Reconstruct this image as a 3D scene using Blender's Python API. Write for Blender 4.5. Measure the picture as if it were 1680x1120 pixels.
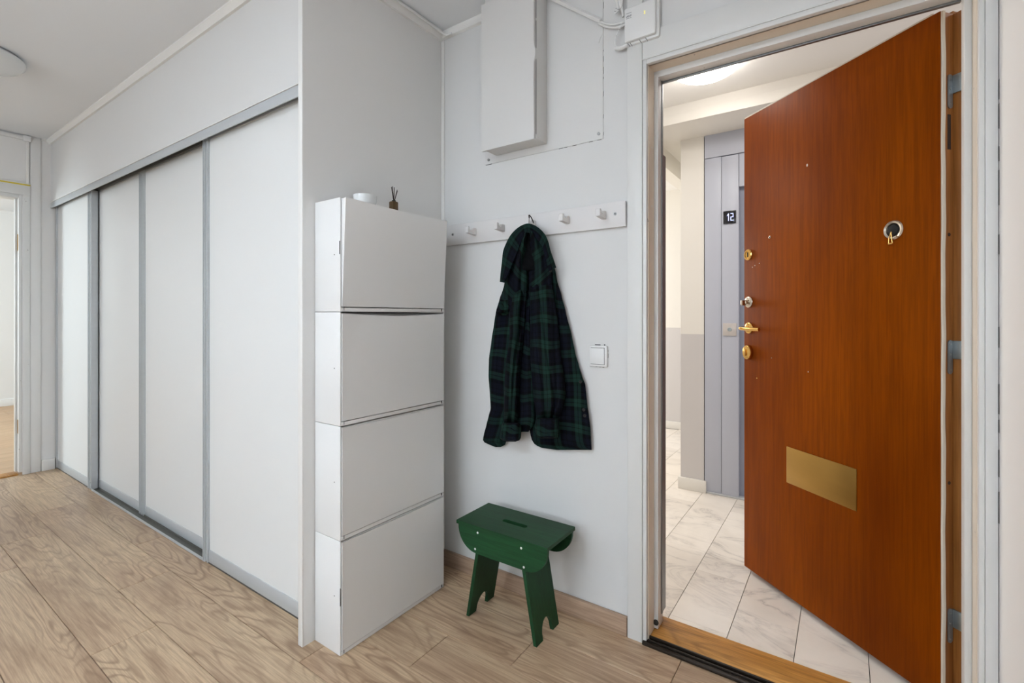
import bpy, bmesh, math, random
from mathutils import Vector, Matrix
random.seed(7)
C = bpy.context.scene.collection
for o in list(bpy.data.objects): bpy.data.objects.remove(o)
SC = bpy.context.scene

# ------------------------------------------------------------ camera
cam = bpy.data.cameras.new('camera'); camo = bpy.data.objects.new('camera', cam); C.objects.link(camo)
YAW = math.radians(34.604)
camo.location = (0, 0, 1.156); camo.rotation_euler = (math.pi/2, 0, YAW)
cam.sensor_width = 36; cam.sensor_fit = 'HORIZONTAL'; cam.lens = 790/1680*36
cam.shift_y = -42/1680; cam.clip_start = .02
SC.camera = camo
# ------------------------------------------------------------ world, lights, exposure
w = bpy.data.worlds.new('world'); SC.world = w; w.use_nodes = True
w.node_tree.nodes['Background'].inputs[0].default_value = (.80, .88, 1, 1)
w.node_tree.nodes['Background'].inputs[1].default_value = 1.0
def area(name, loc, target, sx, sy, power, col, spread=180):
    l = bpy.data.lights.new(name, 'AREA'); l.shape = 'RECTANGLE'; l.size = sx; l.size_y = sy
    l.energy = power; l.color = col; l.spread = math.radians(spread)
    o = bpy.data.objects.new(name, l); C.objects.link(o); o.location = loc
    o.rotation_euler = (Vector(target)-Vector(loc)).to_track_quat('-Z', 'Y').to_euler()
    return o
area('window_daylight', (-1.75, -3.1, 1.45), (-1.75, 0, 1.35), 1.5, 1.4, 23, (.82, .92, 1))
area('window_daylight_right', (0.0, -3.1, 1.6), (-.3, 0, 1.5), .7, 1.2, 7, (.86, .92, 1))
area('rear_left_light', (-4.2, -3.1, 1.5), (-4.3, 0, 1.3), 1.0, 1.3, 7, (.84, .93, 1))  # unseen light behind the camera; the rear wall has no opening here
area('bedroom_window_daylight', (-7.0, -1.75, 1.5), (-7.6, 1, 1.2), 1.8, 1.4, 105, (.80, .93, 1))
area('hallway_fill_left', (-2.1, 2.5, 2.43), (-2.1, 2.5, 0), .4, .4, 12, (1, .98, .97))  # added unseen fill under the hallway ceiling
area('hallway_fill_right', (.95, 2.6, 2.43), (.95, 2.6, 0), .4, .4, 12, (1, .98, .97))  # second added fill, out of view on the hallway's right
area('ceiling_bounce_fill', (-1.0, -1.3, 1.75), (-1.0, -1.0, 3.0), .9, .9, 47, (.78, .89, 1), 105)  # added fill aimed at the ceiling to lift the ambient light
area('stairwell_light', (-3.1, 4.2, 1.6), (-1.3, 4.4, 1.0), 1.2, 1.4, 25, (1, .97, .92))  # unseen source that brightens the side corridor
SC.view_settings.view_transform = 'Standard'; SC.view_settings.look = 'None'
SC.view_settings.exposure = 0.47; SC.view_settings.gamma = 1; SC.view_settings.use_curve_mapping = False

# ------------------------------------------------------------ materials
def sl(c):
    if isinstance(c, str):
        c = [int(c[i:i+2], 16)/255 for i in (0, 2, 4)]
    return tuple(((v/12.92) if v <= .04045 else ((v+.055)/1.055)**2.4) for v in c)+(1,)
class NT:
    def __init__(s, name):
        s.m = bpy.data.materials.new(name); s.m.use_nodes = True
        s.t = s.m.node_tree; s.b = s.t.nodes['Principled BSDF']
    def n(s, typ, props={}, **inp):
        nd = s.t.nodes.new(typ)
        for k, v in props.items(): setattr(nd, k, v)
        for k, v in inp.items():
            s.put(nd.inputs[int(k[1:]) if k[0] == 'i' and k[1:].isdigit() else k.replace('_', ' ')], v)
        return nd
    def put(s, sock, v):
        if isinstance(v, bpy.types.NodeSocket): s.t.links.new(v, sock)
        elif isinstance(v, bpy.types.Node): s.t.links.new(v.outputs[0], sock)
        else: sock.default_value = v
    def math(s, op, a, b=0, c=None):
        nd = s.n('ShaderNodeMath', {'operation': op}); s.put(nd.inputs[0], a); s.put(nd.inputs[1], b)
        if c is not None: s.put(nd.inputs[2], c)
        return nd.outputs[0]
    def ramp(s, fac, stops, interp='LINEAR'):
        nd = s.n('ShaderNodeValToRGB'); s.put(nd.inputs[0], fac); r = nd.color_ramp; r.interpolation = interp
        while len(r.elements) < len(stops): r.elements.new(.5)
        for e, (p, c) in zip(r.elements, stops):
            e.position = p; e.color = c if len(c) == 4 else tuple(c)+(1,)
        return nd.outputs[0]
    def mix(s, f, a, b, mode='MIX'):
        nd = s.n('ShaderNodeMix', {'data_type': 'RGBA', 'blend_type': mode})
        s.put(nd.inputs[0], f); s.put(nd.inputs[6], a); s.put(nd.inputs[7], b); return nd.outputs[2]
    def coord(s, scale=(1, 1, 1), rnd=False, what='Object'):
        tc = s.n('ShaderNodeTexCoord'); v = tc.outputs[what]
        if rnd:
            oi = s.n('ShaderNodeObjectInfo'); r = s.math('MULTIPLY', oi.outputs['Random'], 57.3)
            va = s.n('ShaderNodeVectorMath', {'operation': 'ADD'}); s.put(va.inputs[0], v); s.put(va.inputs[1], r); v = va.outputs[0]
        mp = s.n('ShaderNodeMapping'); s.put(mp.inputs[0], v); mp.inputs['Scale'].default_value = scale
        return mp.outputs[0]
    def noise(s, vec, scale=1, detail=4, rough=.5, dist=0):
        nd = s.n('ShaderNodeTexNoise'); s.put(nd.inputs['Vector'], vec); nd.inputs['Scale'].default_value = scale
        nd.inputs['Detail'].default_value = detail; nd.inputs['Roughness'].default_value = rough; nd.inputs['Distortion'].default_value = dist
        return nd.outputs[0]
    def bump(s, h, strength=.1, dist=.002):
        nd = s.n('ShaderNodeBump'); nd.inputs['Strength'].default_value = strength; nd.inputs['Distance'].default_value = dist
        s.put(nd.inputs['Height'], h); s.put(s.b.inputs['Normal'], nd.outputs[0])
    def fin(s, col=None, rough=.5, metal=0, spec=None, coat=None):
        if col is not None: s.put(s.b.inputs['Base Color'], col)
        s.put(s.b.inputs['Roughness'], rough); s.b.inputs['Metallic'].default_value = metal
        if spec is not None: s.b.inputs['Specular IOR Level'].default_value = spec
        if coat is not None: s.b.inputs['Coat Weight'].default_value = coat; s.b.inputs['Coat Roughness'].default_value = .25
        return s.m
def painted(name, col, rough=.55, bump=.06, chips=0., bscale=90, spec=.4):
    t = NT(name); v = t.coord()
    c = sl(col)
    big = t.noise(v, 1.3, 3)
    base = t.mix(t.math('MULTIPLY', big, .05), c, tuple(x*.8 for x in c[:3])+(1,))
    if chips:
        n1 = t.noise(v, 34, 2, .6); m = t.math('GREATER_THAN', n1, 1-chips)
        base = t.mix(t.math('MULTIPLY', m, .55), base, sl('8a8078'))
    t.bump(t.noise(v, bscale, 3, .6), bump, .002)
    return t.fin(base, rough, spec=spec)
def plain(name, col, rough=.5, metal=0, spec=None, coat=None, var=.12, scale=(30, 30, 30)):
    t = NT(name); v = t.coord(scale); c = sl(col)
    n = t.noise(v, 1, 3)
    base = t.mix(n, tuple(x*(1-var) for x in c[:3])+(1,), tuple(min(1, x*(1+var)) for x in c[:3])+(1,))
    return t.fin(base, rough, metal, spec, coat)
def woodgrain(name, light, mid, dark, axis=0, rough=.45, cathedral=1., spec=.4, coat=None, fine=1.):
    """grain that runs along local axis 0 (x) or 2 (z)"""
    t = NT(name)
    s1 = (1.15, 6.5, 6.5) if axis == 0 else (6.5, 6.5, 1.1)
    s2 = (5, 120, 120) if axis == 0 else (95, 95, 3.5)
    s3 = (8, 300, 300) if axis == 0 else (300, 300, 8)
    lo = t.noise(t.coord(s1, True), 1, 2.5, .45, .35)
    wob = t.noise(t.coord((9, 60, 60) if axis == 0 else (60, 60, 9), True), 1, 2)
    lo = t.math('MULTIPLY_ADD', wob, .012, lo)
    rings = t.math('SINE', t.math('MULTIPLY', lo, 110))
    rings = t.math('MULTIPLY_ADD', rings, .5, .5)
    patch = t.ramp(t.noise(t.coord(s1, True), .55, 2), [(.40, (.12, .12, .12)), (.60, (1, 1, 1))])
    rings = t.math('MULTIPLY', t.math('POWER', rings, 4.0), t.math('MULTIPLY', patch, cathedral))
    f1 = t.noise(t.coord(s2, True), 1, 4, .6)
    f2 = t.noise(t.coord(s3, True), 1, 3, .6)
    tone = t.noise(t.coord((.9, 3, 3) if axis == 0 else (3, 3, .9), True), 1, 2)
    base = t.ramp(tone, [(.30, sl(mid)), (.64, sl(light))])
    pt = t.ramp(t.noise(t.coord((1.6, 9, 9) if axis == 0 else (9, 9, 1.6), True), 1, 5, .6, .8), [(.50, (0, 0, 0)), (.72, (.55*cathedral,)*3)])
    base = t.mix(pt, base, sl(dark))
    base = t.mix(t.ramp(f1, [(.36, (.42*fine,)*3), (.58, (0, 0, 0))]), base, sl(dark))
    base = t.mix(t.math('MULTIPLY', rings, .62), base, sl(dark))
    base = t.mix(t.ramp(f2, [(.42, (.22*fine,)*3), (.55, (0, 0, 0))]), base, sl(dark))
    oi = t.n('ShaderNodeObjectInfo')
    hs = t.n('ShaderNodeHueSaturation'); t.put(hs.inputs['Color'], base)
    t.put(hs.inputs['Value'], t.math('MULTIPLY_ADD', oi.outputs['Random'], .10, .95))
    t.bump(f1, .08, .001)
    return t.fin(hs.outputs[0], rough, spec=spec, coat=coat)

M = {}
M['wall'] = painted('white wall paint', 'e4e2df', .6, .10)
M['wallB'] = painted('white wallpaper paint', 'dbdad8', .6, .12, 0)
M['ceil'] = painted('ceiling paint', 'eaecee', .8, .12, bscale=160)
M['lacq'] = painted('white lacquer', 'e8e6e2', .38, .03, .0)
M['wallup'] = painted('dimmed white wall paint', 'dcdbd9', .6, .10)  # same wall paint, darkened in place of less light above the wardrobe
M['wallR'] = painted('right wall paint', 'f0edea', .6, .06)
M['rack'] = painted('white rack paint', 'dedbd9', .45, .05)
M['casing'] = painted('chipped white casing paint', 'dfdedb', .35, .04, .255)
M['cream'] = painted('worn cream door frame paint', 'e3d4c0', .3, .04, .26)
M['duct'] = painted('white box paint', 'd9d7d4', .5, .03)
M['panel'] = painted('white laminate door panel', 'e6e6e4', .42, .04, bscale=400)
M['alu'] = plain('brushed aluminium profile', 'c0c3c5', .42, .2, var=.05, scale=(2, 2, 60))
M['aludark'] = plain('dark track metal', '6e6c66', .5, .5, var=.05)
M['plastic'] = painted('white plastic', 'e8e7e5', .36, .01)
M['gap'] = plain('dark interior', '1a1816', .8)
M['dot'] = plain('dark pin hole', '2b2825', .6)
M['screw'] = plain('zinc screw', '9a9a98', .35, .9)
M['steel'] = plain('galvanised steel', 'a9b4b8', .32, .85, var=.1)
M['greysteel'] = plain('grey steel leaf', '85888a', .38, .7, var=.1)
M['nickel'] = plain('polished nickel', 'c8beb0', .22, 1, var=.04)
M['callplate'] = plain('satin call plate', 'c9c3be', .4, .3)
M['brass'] = plain('polished brass', 'd2a862', .16, 1, var=.05)
M['brassdull'] = plain('brushed brass plate', 'a88548', .36, 1, var=.16, scale=(5, 5, 14))
M['black'] = plain('black rubber', '17130f', .45)
M['blackrail'] = plain('dark brown threshold strip', '2a221b', .35, .3, var=.3)
M['seal'] = painted('pale rubber seal', 'd2cabb', .55, .1)
M['floor'] = woodgrain('oak laminate plank', 'd2b796', 'c1a284', '84654d', 0, .36, 1.0, .45)
M['base'] = woodgrain('oak laminate baseboard', 'c3a78d', 'ad927c', '806452', 0, .5, .2)
M['floorL'] = woodgrain('light oak laminate', 'd6b48e', 'c7a27c', 'a07c5a', 1 if False else 0, .4, .3)
M['mahog'] = woodgrain('varnished mahogany veneer', '8c4200', '6e2e00', '3e1500', 2, .42, .10, .05, None, .55)
M['teak'] = woodgrain('brown hardwood edge', 'a8713a', '8f5826', '65390f', 2, .42, .1)
M['sill'] = woodgrain('worn oak threshold', 'dca45a', 'c08338', '6e4318', 0, .42, .6)
M['green'] = woodgrain('green stained wood', '1d4e2c', '173d22', '0d2614', 0, .5, .12, .25, 0)
M['greenv'] = woodgrain('green stained leg wood', '1d4e2c', '173d22', '0d2614', 2, .5, .12, .25, 0)
M['lift'] = painted('grey blue lift enamel', 'bcc0cc', .38, .06, bscale=300)
M['liftdark'] = painted('grey blue lift reveal', '9498a6', .4, .05)
M['hallwhite'] = painted('hallway cream white paint', 'ebe7df', .5, .05)
M['hallceil'] = painted('hallway ceiling paint', 'f4f2ee', .7, .05)
M['dado'] = painted('hallway grey dado paint', 'd0ccca', .45, .05)
M['amber'] = plain('brown glass bottle', '5a4326', .2, .3)
M['reed'] = plain('dark reed stick', '2e2019', .7)
M['ceramic'] = plain('white ceramic', 'e6e6e4', .15)
M['yellow'] = plain('yellow masking tape', 'd8c03a', .6)
t = NT('marble hallway tile'); v = t.coord((1, 1, 1), True)
n1 = t.noise(t.coord((1.2, 2.6, 1), True), 1.5, 6, .6, 1.1); vein = t.ramp(t.math('ABSOLUTE', t.math('SUBTRACT', n1, .5)), [(0, (1, 1, 1)), (.012, (.4,)*3), (.05, (0, 0, 0))])
n2 = t.noise(v, 1.6, 4, .6, .8); pat = t.ramp(n2, [(.42, (0, 0, 0)), (.66, (1, 1, 1))])
cl = t.mix(t.math('MULTIPLY', pat, .45), sl('efe7dc'), sl('cbc1b5'))
cl = t.mix(t.math('MULTIPLY', vein, t.math('MULTIPLY_ADD', pat, .5, .10)), cl, sl('8d8580'))
cl = t.mix(t.math('MULTIPLY', t.noise(v, 22, 4, .6, 1), .12), cl, sl('a89a88'))
M['marble'] = t.fin(cl, .3, spec=.4)
M['grout'] = plain('dark grout', '6f6660', .8)
def emis(name, col, st):
    t = NT(name); t.b.inputs['Base Color'].default_value = sl(col); t.b.inputs['Emission Color'].default_value = sl(col)
    t.b.inputs['Emission Strength'].default_value = st; return t.m
M['lamp_on'] = emis('lit opal lamp glass', 'fffaf4', 13)
M['led'] = emis('yellow led', 'f6e23a', 2.0)
M['digit'] = emis('blue white display digits', 'b9c4ff', 1.5)
M['opal'] = painted('unlit opal glass', 'e0e2e2', .2, 0)
M['screen'] = plain('black display glass', '15151c', .12)
M['print'] = plain('grey printed label', '8d8d90', .6)
# black watch plaid in UV metres
t = NT('dark green and navy plaid flannel'); tc = t.n('ShaderNodeTexCoord'); sx = t.n('ShaderNodeSeparateXYZ'); t.put(sx.inputs[0], tc.outputs['UV'])
G, K, N = sl('1f3830'), sl('09090b'), sl('11141f')
def bands(val):
    fr = t.math('FRACT', t.math('DIVIDE', val, .094))
    return t.ramp(fr, [(0, G), (.145, K), (.175, G), (.32, K), (.44, N), (.58, K), (.62, N), (.84, K)], 'CONSTANT')
pl = t.mix(.5, bands(sx.outputs[0]), bands(sx.outputs[1]))
tw = t.noise(t.n('ShaderNodeMapping', i0=tc.outputs['UV'], Scale=(900, 900, 1)).outputs[0], 1, 2)
pl = t.mix(t.math('MULTIPLY', tw, .35), pl, sl('050608'))
t.bump(tw, .3, .001)
M['plaid'] = t.fin(pl, .95, spec=.1)
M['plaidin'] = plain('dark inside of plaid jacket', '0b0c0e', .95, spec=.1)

# ------------------------------------------------------------ mesh helpers
MW = {}
def Mof(o): return MW.get(o.name, Matrix.Identity(4)) if o else Matrix.Identity(4)
def bx(bm, x0, x1, y0, y1, z0, z1, bev=0, mi=0):
    if x1 < x0: x0, x1 = x1, x0
    if y1 < y0: y0, y1 = y1, y0
    vs = [bm.verts.new((x, y, z)) for z in (z0, z1) for y in (y0, y1) for x in (x0, x1)]
    fs = [(0, 2, 3, 1), (4, 5, 7, 6), (0, 1, 5, 4), (2, 6, 7, 3), (0, 4, 6, 2), (1, 3, 7, 5)]
    ff = [bm.faces.new([vs[i] for i in f]) for f in fs]
    for f in ff: f.material_index = mi
    if bev:
        es = list({e for f in ff for e in f.edges})
        bmesh.ops.bevel(bm, geom=es, offset=bev, segments=2, affect='EDGES', profile=.5, clamp_overlap=True)
    return bm
def prism(bm, pts, axis, a, b):
    """pts: 2D outline (ccw or not); axis 'x','y','z' is the extrusion axis from a to b"""
    def P(p, t):
        return {'x': (t, p[0], p[1]), 'y': (p[0], t, p[1]), 'z': (p[0], p[1], t)}[axis]
    v0 = [bm.verts.new(P(p, a)) for p in pts]; v1 = [bm.verts.new(P(p, b)) for p in pts]
    n = len(pts)
    bm.faces.new(v0); bm.faces.new(v1[::-1])
    for i in range(n): bm.faces.new((v0[i], v1[i], v1[(i+1) % n], v0[(i+1) % n]))
    bmesh.ops.recalc_face_normals(bm, faces=bm.faces)
    return bm
def lathe(bm, prof, c=(0, 0, 0), axis='z', seg=40, sx=1, sy=1):
    """prof: list of (radius, height)"""
    rings = []
    for r, h in prof:
        ring = []
        for i in range(seg):
            a = 2*math.pi*i/seg; u, v = r*math.cos(a)*sx, r*math.sin(a)*sy
            p = {'z': (u, v, h), 'y': (u, h, v), 'x': (h, u, v)}[axis]
            ring.append(bm.verts.new((p[0]+c[0], p[1]+c[1], p[2]+c[2])))
        rings.append(ring)
    fs = []
    for a, b in zip(rings, rings[1:]):
        for i in range(seg): fs.append(bm.faces.new((a[i], a[(i+1) % seg], b[(i+1) % seg], b[i])))
    fs.append(bm.faces.new(rings[0])); fs.append(bm.faces.new(rings[-1]))
    for f in fs[:-2]: f.smooth = True
    bmesh.ops.recalc_face_normals(bm, faces=fs)
    return bm
def tube(bm, pts, r, seg=8, cap=True):
    pts = [Vector(p) for p in pts]; rings = []
    for i, p in enumerate(pts):
        d = (pts[min(i+1, len(pts)-1)]-pts[max(i-1, 0)]).normalized()
        up = Vector((0, 0, 1)) if abs(d.z) < .9 else Vector((1, 0, 0))
        a = d.cross(up).normalized(); b = d.cross(a)
        rr = r[i] if isinstance(r, (list, tuple)) else r
        rings.append([bm.verts.new(p+a*rr*math.cos(2*math.pi*k/seg)+b*rr*math.sin(2*math.pi*k/seg)) for k in range(seg)])
    fs = []
    for a, b in zip(rings, rings[1:]):
        for i in range(seg):
            f = bm.faces.new((a[i], a[(i+1) % seg], b[(i+1) % seg], b[i])); f.smooth = True; fs.append(f)
    if cap: fs.append(bm.faces.new(rings[0])); fs.append(bm.faces.new(rings[-1]))
    bmesh.ops.recalc_face_normals(bm, faces=fs)
    return bm
def spline(pts, n=8):
    out = []; P = [Vector(p) for p in pts]; P = [2*P[0]-P[1]]+P+[2*P[-1]-P[-2]]
    for i in range(1, len(P)-2):
        for k in range(n):
            t = k/n; a, b, c, d = P[i-1:i+3]
            out.append(.5*((2*b)+(c-a)*t+(2*a-5*b+4*c-d)*t*t+(3*b-a-3*c+d)*t**3))
    out.append(P[-2]); return out
def BM(): return bmesh.new()
def obj(name, bm, mat, parent=None, local=False, org=None):
    """links bm as one object; bm is in world coordinates unless local=True (then in the parent's frame); org = own origin"""
    me = bpy.data.meshes.new(name)
    W = Mof(parent)
    if not local and parent: bm.transform(W.inverted())
    loc = Vector((0, 0, 0))
    if org is not None:
        loc = W.inverted() @ Vector(org) if (parent and not local) else Vector(org)
        bm.transform(Matrix.Translation(-loc))
    bm.to_mesh(me); bm.free(); me.set_sharp_from_angle(angle=math.radians(38))
    for m in (mat if isinstance(mat, (list, tuple)) else [mat]): me.materials.append(m)
    o = bpy.data.objects.new(name, me); C.objects.link(o); o.location = loc
    if parent: o.parent = parent
    MW[o.name] = W @ Matrix.Translation(loc)
    return o
def thing(name, label, cat, loc=(0, 0, 0), rz=0, group=None, kind=None):
    o = bpy.data.objects.new(name, None); C.objects.link(o); o.empty_display_size = .05
    o.location = loc; o.rotation_euler = (0, 0, rz)
    MW[o.name] = Matrix.Translation(loc) @ Matrix.Rotation(rz, 4, 'Z')
    return tag(o, label, cat, group, kind)
def tag(o, label=None, cat=None, group=None, kind=None):
    if label: o['label'] = label
    if cat: o['category'] = cat
    if group: o['group'] = group
    if kind: o['kind'] = kind
    return o
def box1(name, b, mat, parent=None, bev=0, **k):
    return obj(name, bx(BM(), *b, bev=bev), mat, parent, **k)
def struct(name, b, mat, label=None, cat='wall'):
    bm = BM()
    for q in (b if isinstance(b[0], (list, tuple)) else [b]): bx(bm, *q)
    return tag(obj(name, bm, mat), label, cat, None, 'structure')

# ------------------------------------------------------------ geometry constants
CZ = 2.475            # ceiling
YB = 1.675            # coat wall
YH = 1.84             # hallway side of the coat wall
XC = -1.555           # niche side wall
XF = -4.93            # far wall
XD = .315             # wall right beside the camera
YK = -3.25            # wall behind the camera

# ---- room shell
struct('ceiling', (XF-.12, XD+.15, YK-.1, YB+.02, CZ, CZ+.12), M['ceil'], 'light grey painted ceiling of the hall', 'ceiling')
fl = struct('floor', (XF-.02, XD+.15, YK, YB+.03, -.06, -.012), M['gap'], 'oak laminate plank floor of the hall', 'floor')
rows = {}
joints = {3: [-4.37+.02, -2.94, -1.5, -.12], 4: [-5.2, -3.6, -2.2, -1.18, .2], 5: [-.909], 6: [-1.95, -.45],
          2: [-3.905, -2.52, -1.10, .28], 1: [-4.2, -3.1+.3, -2.115+.0, -.70], 0: [-3.132, -1.72, -.34]}
k = 0; W = .193
for r in range(-19, 7):
    y0 = .92+(r-3)*W; y1 = y0+W
    if y0 > YB-.01: continue
    y1 = min(y1, YB-.002)
    js = joints.get(r)
    if not js: js = [-4.6+((r*37) % 11)*.12+1.38*i for i in range(4)]
    if r == 1: js = [-3.5, -2.113, -.73]
    xs = sorted([XF]+[j for j in js if XF+.1 < j < XD]+[XD+.1])
    for a, b in zip(xs, xs[1:]):
        bm = BM(); bx(bm, a+.0008, b-.0008, y0+.0009, y1-.0009, -.012, 0)
        top = [f for f in bm.faces if f.normal.z > .5] or [f for f in bm.faces if all(v.co.z > -.001 for v in f.verts)]
        bmesh.ops.bevel(bm, geom=list({e for f in top for e in f.edges}), offset=.0012, segments=1, affect='EDGES')
        obj('plank', bm, M['floor'], fl, org=(a, y0, 0))
UW = 1.015            # plane of the wall above the wardrobe
struct('wall_front', [(XF, -1.58, UW, UW+.10, 2.03, CZ), (XF, -1.58, UW, UW+.003, 2.0115, 2.03)], M['wallup'], 'white wall above the sliding wardrobe doors')
struct('wall_left', (-1.580, XC, .971, YB+.02, 0, CZ), M['wall'], 'white side wall and wardrobe end panel beside the shoe cabinets')
tag(box1('trim_1', (-1.5805, XC+.0005, .966, .972, 0, CZ-.002), M['lacq'], bev=.0015), 'white edge band on the wardrobe end panel', 'trim', kind='structure')
# wall around the entrance door: opening x -.56 .. .2775
OX0, OX1, OZ = -.572, .2785, 2.062
struct('wall_back', [(-2.2, OX0-.004, YB, YH, 0, 2.9), (OX0-.004, OX1+.004, YB, YH, OZ, 2.9), (OX1+.004, 3.0, YB, YH, 0, 2.9)], M['wallB'], 'white wall with coat rack and entrance door')
struct('wall_right', (XD, XD+.15, YK, YB, 0, CZ), M['wallR'], 'off-white wall at the right edge, beside the entrance door frame')
struct('wall_behind', [(XF, -2.55, YK-.12, YK, 0, CZ), (-.95, -.4, YK-.12, YK, 0, CZ), (.4, XD+.15, YK-.12, YK, 0, CZ), (-2.55, .4, YK-.12, YK, 0, .7), (-2.55, .4, YK-.12, YK, 2.2, CZ)], M['wall'], 'wall behind the camera')
# far wall with the bedroom doorway (y -.02 .. .863)
FY0, FY1, FZ = -.02, .873, 2.04
struct('wall_far', [(XF-.12, XF, YK, FY0, 0, CZ), (XF-.12, XF, FY1, 1.7, 0, CZ), (XF-.12, XF, FY0, FY1, FZ, CZ)], M['wall'], 'white far end wall with the open doorway')
# bedroom behind it
struct('floor_bedroom', (-8.9, XF-.02, -1.8, 3.3, -.06, -.012), M['gap'], 'light oak floor of the room through the far doorway', 'floor')
fb = bpy.data.objects['floor_bedroom']
for i in range(14):
    x0 = -8.9+i*.284
    for j in range(4):
        y0 = -1.8+j*1.3-(i*7 % 5)*.2; y1 = y0+1.297
        y0, y1 = max(y0, -1.8), min(y1, 3.2)
        if y1-y0 < .1: continue
        # planks here run along y: built in a turned frame so the grain follows
        bm = BM(); bx(bm, .001, y1-y0, -.2825, -.001, -.012, 0)
        o = obj('plank', bm, M['floorL'], fb, local=True); o.location = (x0, y0, 0); o.rotation_euler = (0, 0, math.pi/2)
struct('wall_bedroom', [(-8.97, -8.85, -1.9, 3.3, 0, 2.6), (-8.97, XF-.12, 3.3, 3.4, 0, 2.6), (-8.97, XF-.12, -1.95, -1.85, 0, 2.6)], M['wall'], 'white walls of the room through the far doorway')
struct('ceiling_bedroom', (-8.97, XF-.12, -1.9, 3.4, 2.5, 2.6), M['ceil'], 'ceiling of the room through the far doorway', 'ceiling')
tag(box1('baseboard_bedroom', (-8.85, -8.835, -1.85, 3.3, 0, .09), M['lacq'], bev=.003), 'white baseboard in the room through the far doorway', 'baseboard', kind='structure')

# far doorway lining
d2 = thing('door_2', 'white frame of the open doorway at the far left', 'door frame', (XF, (FY0+FY1)/2, 0), kind='structure')
for s, y in ((1, FY1), (-1, FY0)):
    i = y-s*.012
    box1('jamb', (XF-.12, XF+.002, y-s*.03, y, .02, FZ), M['casing'], d2, .002)
    box1('door_stop', (XF-.075, XF-.045, y-s*.042, y-s*.03, .02, FZ-.03), M['casing'], d2, .001)
    box1('casing', (XF, XF+.014, y-s*.012, y+s*.028, .0, FZ+.08), M['casing'], d2, .002)
    box1('back_board', (XF, XF+.008, y+s*.029, y+s*.085, 0, CZ), M['wall'], d2, .001)
    h = box1('hinge_recess', (XF-.0405, XF-.012, y-s*.031, y-s*.0295, .30, .40), M['brassdull'], d2)
    h = box1('hinge_recess', (XF-.0405, XF-.012, y-s*.031, y-s*.0295, 1.63, 1.75), M['brassdull'], d2)
box1('head_jamb', (XF-.12, XF+.002, FY0+.03, FY1-.03, FZ-.03, FZ), M['casing'], d2, .002)
box1('head_casing', (XF, XF+.016, FY0-.03, FY1+.028, FZ-.004, FZ+.085), M['casing'], d2, .003)
tp = box1('masking_tape', (XF+.0155, XF+.017, FY0-.03, FY1+.028, FZ+.066, FZ+.076), M['yellow'], d2)
tag(tp, 'yellow masking tape along the top of the casing')
box1('threshold', (XF-.12, XF-.005, FY0+.03, FY1-.03, -.012, .008), M['sill'], d2, .003)
tag(box1('trim_2', (XF, XF+.02, FY0-.1, FY1+.03, CZ-.038, CZ-.012), M['lacq'], bev=.003), 'white cable moulding above the far doorway', 'trim', kind='structure')
tag(box1('trim_3', (XF, XF+.012, FY1+.006, FY1+.024, FZ+.085, CZ-.038), M['lacq'], bev=.003), 'white upright cable moulding above the far doorway', 'trim', kind='structure')
tag(box1('junction_cap', (XF, XF+.03, FY1-.01, FY1+.03, CZ-.045, CZ-.006), M['plastic'], bev=.003), 'small white junction cap where two mouldings meet above far doorway', 'junction box')
tag(box1('baseboard_far', (XF, XF+.02, .962, 1.035, 0, .082), M['lacq'], bev=.002), 'short white baseboard block in the far corner', 'baseboard', kind='structure')

# cornices
def cornice(name, pts2d, axis, a, b, label):
    tag(obj(name, prism(BM(), pts2d, axis, a, b), M['lacq']), label, 'trim', kind='structure')
cz = CZ
cornice('trim_4', [(UW, cz), (UW-.028, cz), (UW-.028, cz-.008), (UW-.014, cz-.022), (UW-.012, cz-.03), (UW, cz-.03)], 'x', XF, -1.58, 'white cornice moulding above the wardrobe wall')
cornice('trim_5', [(XC, cz), (XC+.026, cz), (XC+.026, cz-.010), (XC+.012, cz-.028), (XC+.010, cz-.036), (XC, cz-.036)], 'y', .971, YB, 'white cornice moulding on the niche side wall')
cornice('trim_6', [(YB, cz), (YB-.022, cz), (YB-.022, cz-.010), (YB-.012, cz-.026), (YB, cz-.03)], 'x', XC, XD, 'white cornice moulding above the coat wall')
cornice('trim_7', [(XF, cz), (XF+.022, cz), (XF+.022, cz-.008), (XF, cz-.012)], 'y', .96, UW, 'white cornice piece in the far corner')
# corner seam bead on the coat wall
tag(box1('trim_8', (XC, XC+.018, YB-.006, YB, .07, CZ-.03), M['lacq'], bev=.002), 'thin white corner bead in the niche', 'trim', kind='structure')
# cable lying along the niche cornice, peeled end
bm = tube(BM(), spline([(XC+.03, 1.28, CZ-.012), (XC+.03, 1.50, CZ-.012), (XC+.032, 1.60, CZ-.016), (XC+.05, YB-.03, CZ-.03), (XC+.08, YB-.024, CZ-.03)]), .005)
tag(obj('cornice_cable', bm, M['plastic']), 'thin white cable bending round the ceiling corner of niche', 'cable')

# baseboard on the coat wall
bm = BM(); bx(bm, -1.535, -.645, YB-.015, YB, 0, .069, bev=.002)
tag(obj('baseboard_back', bm, M['base'], org=(-1.5, YB, 0)), 'oak laminate baseboard under the coat rack', 'baseboard', kind='structure')

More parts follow.
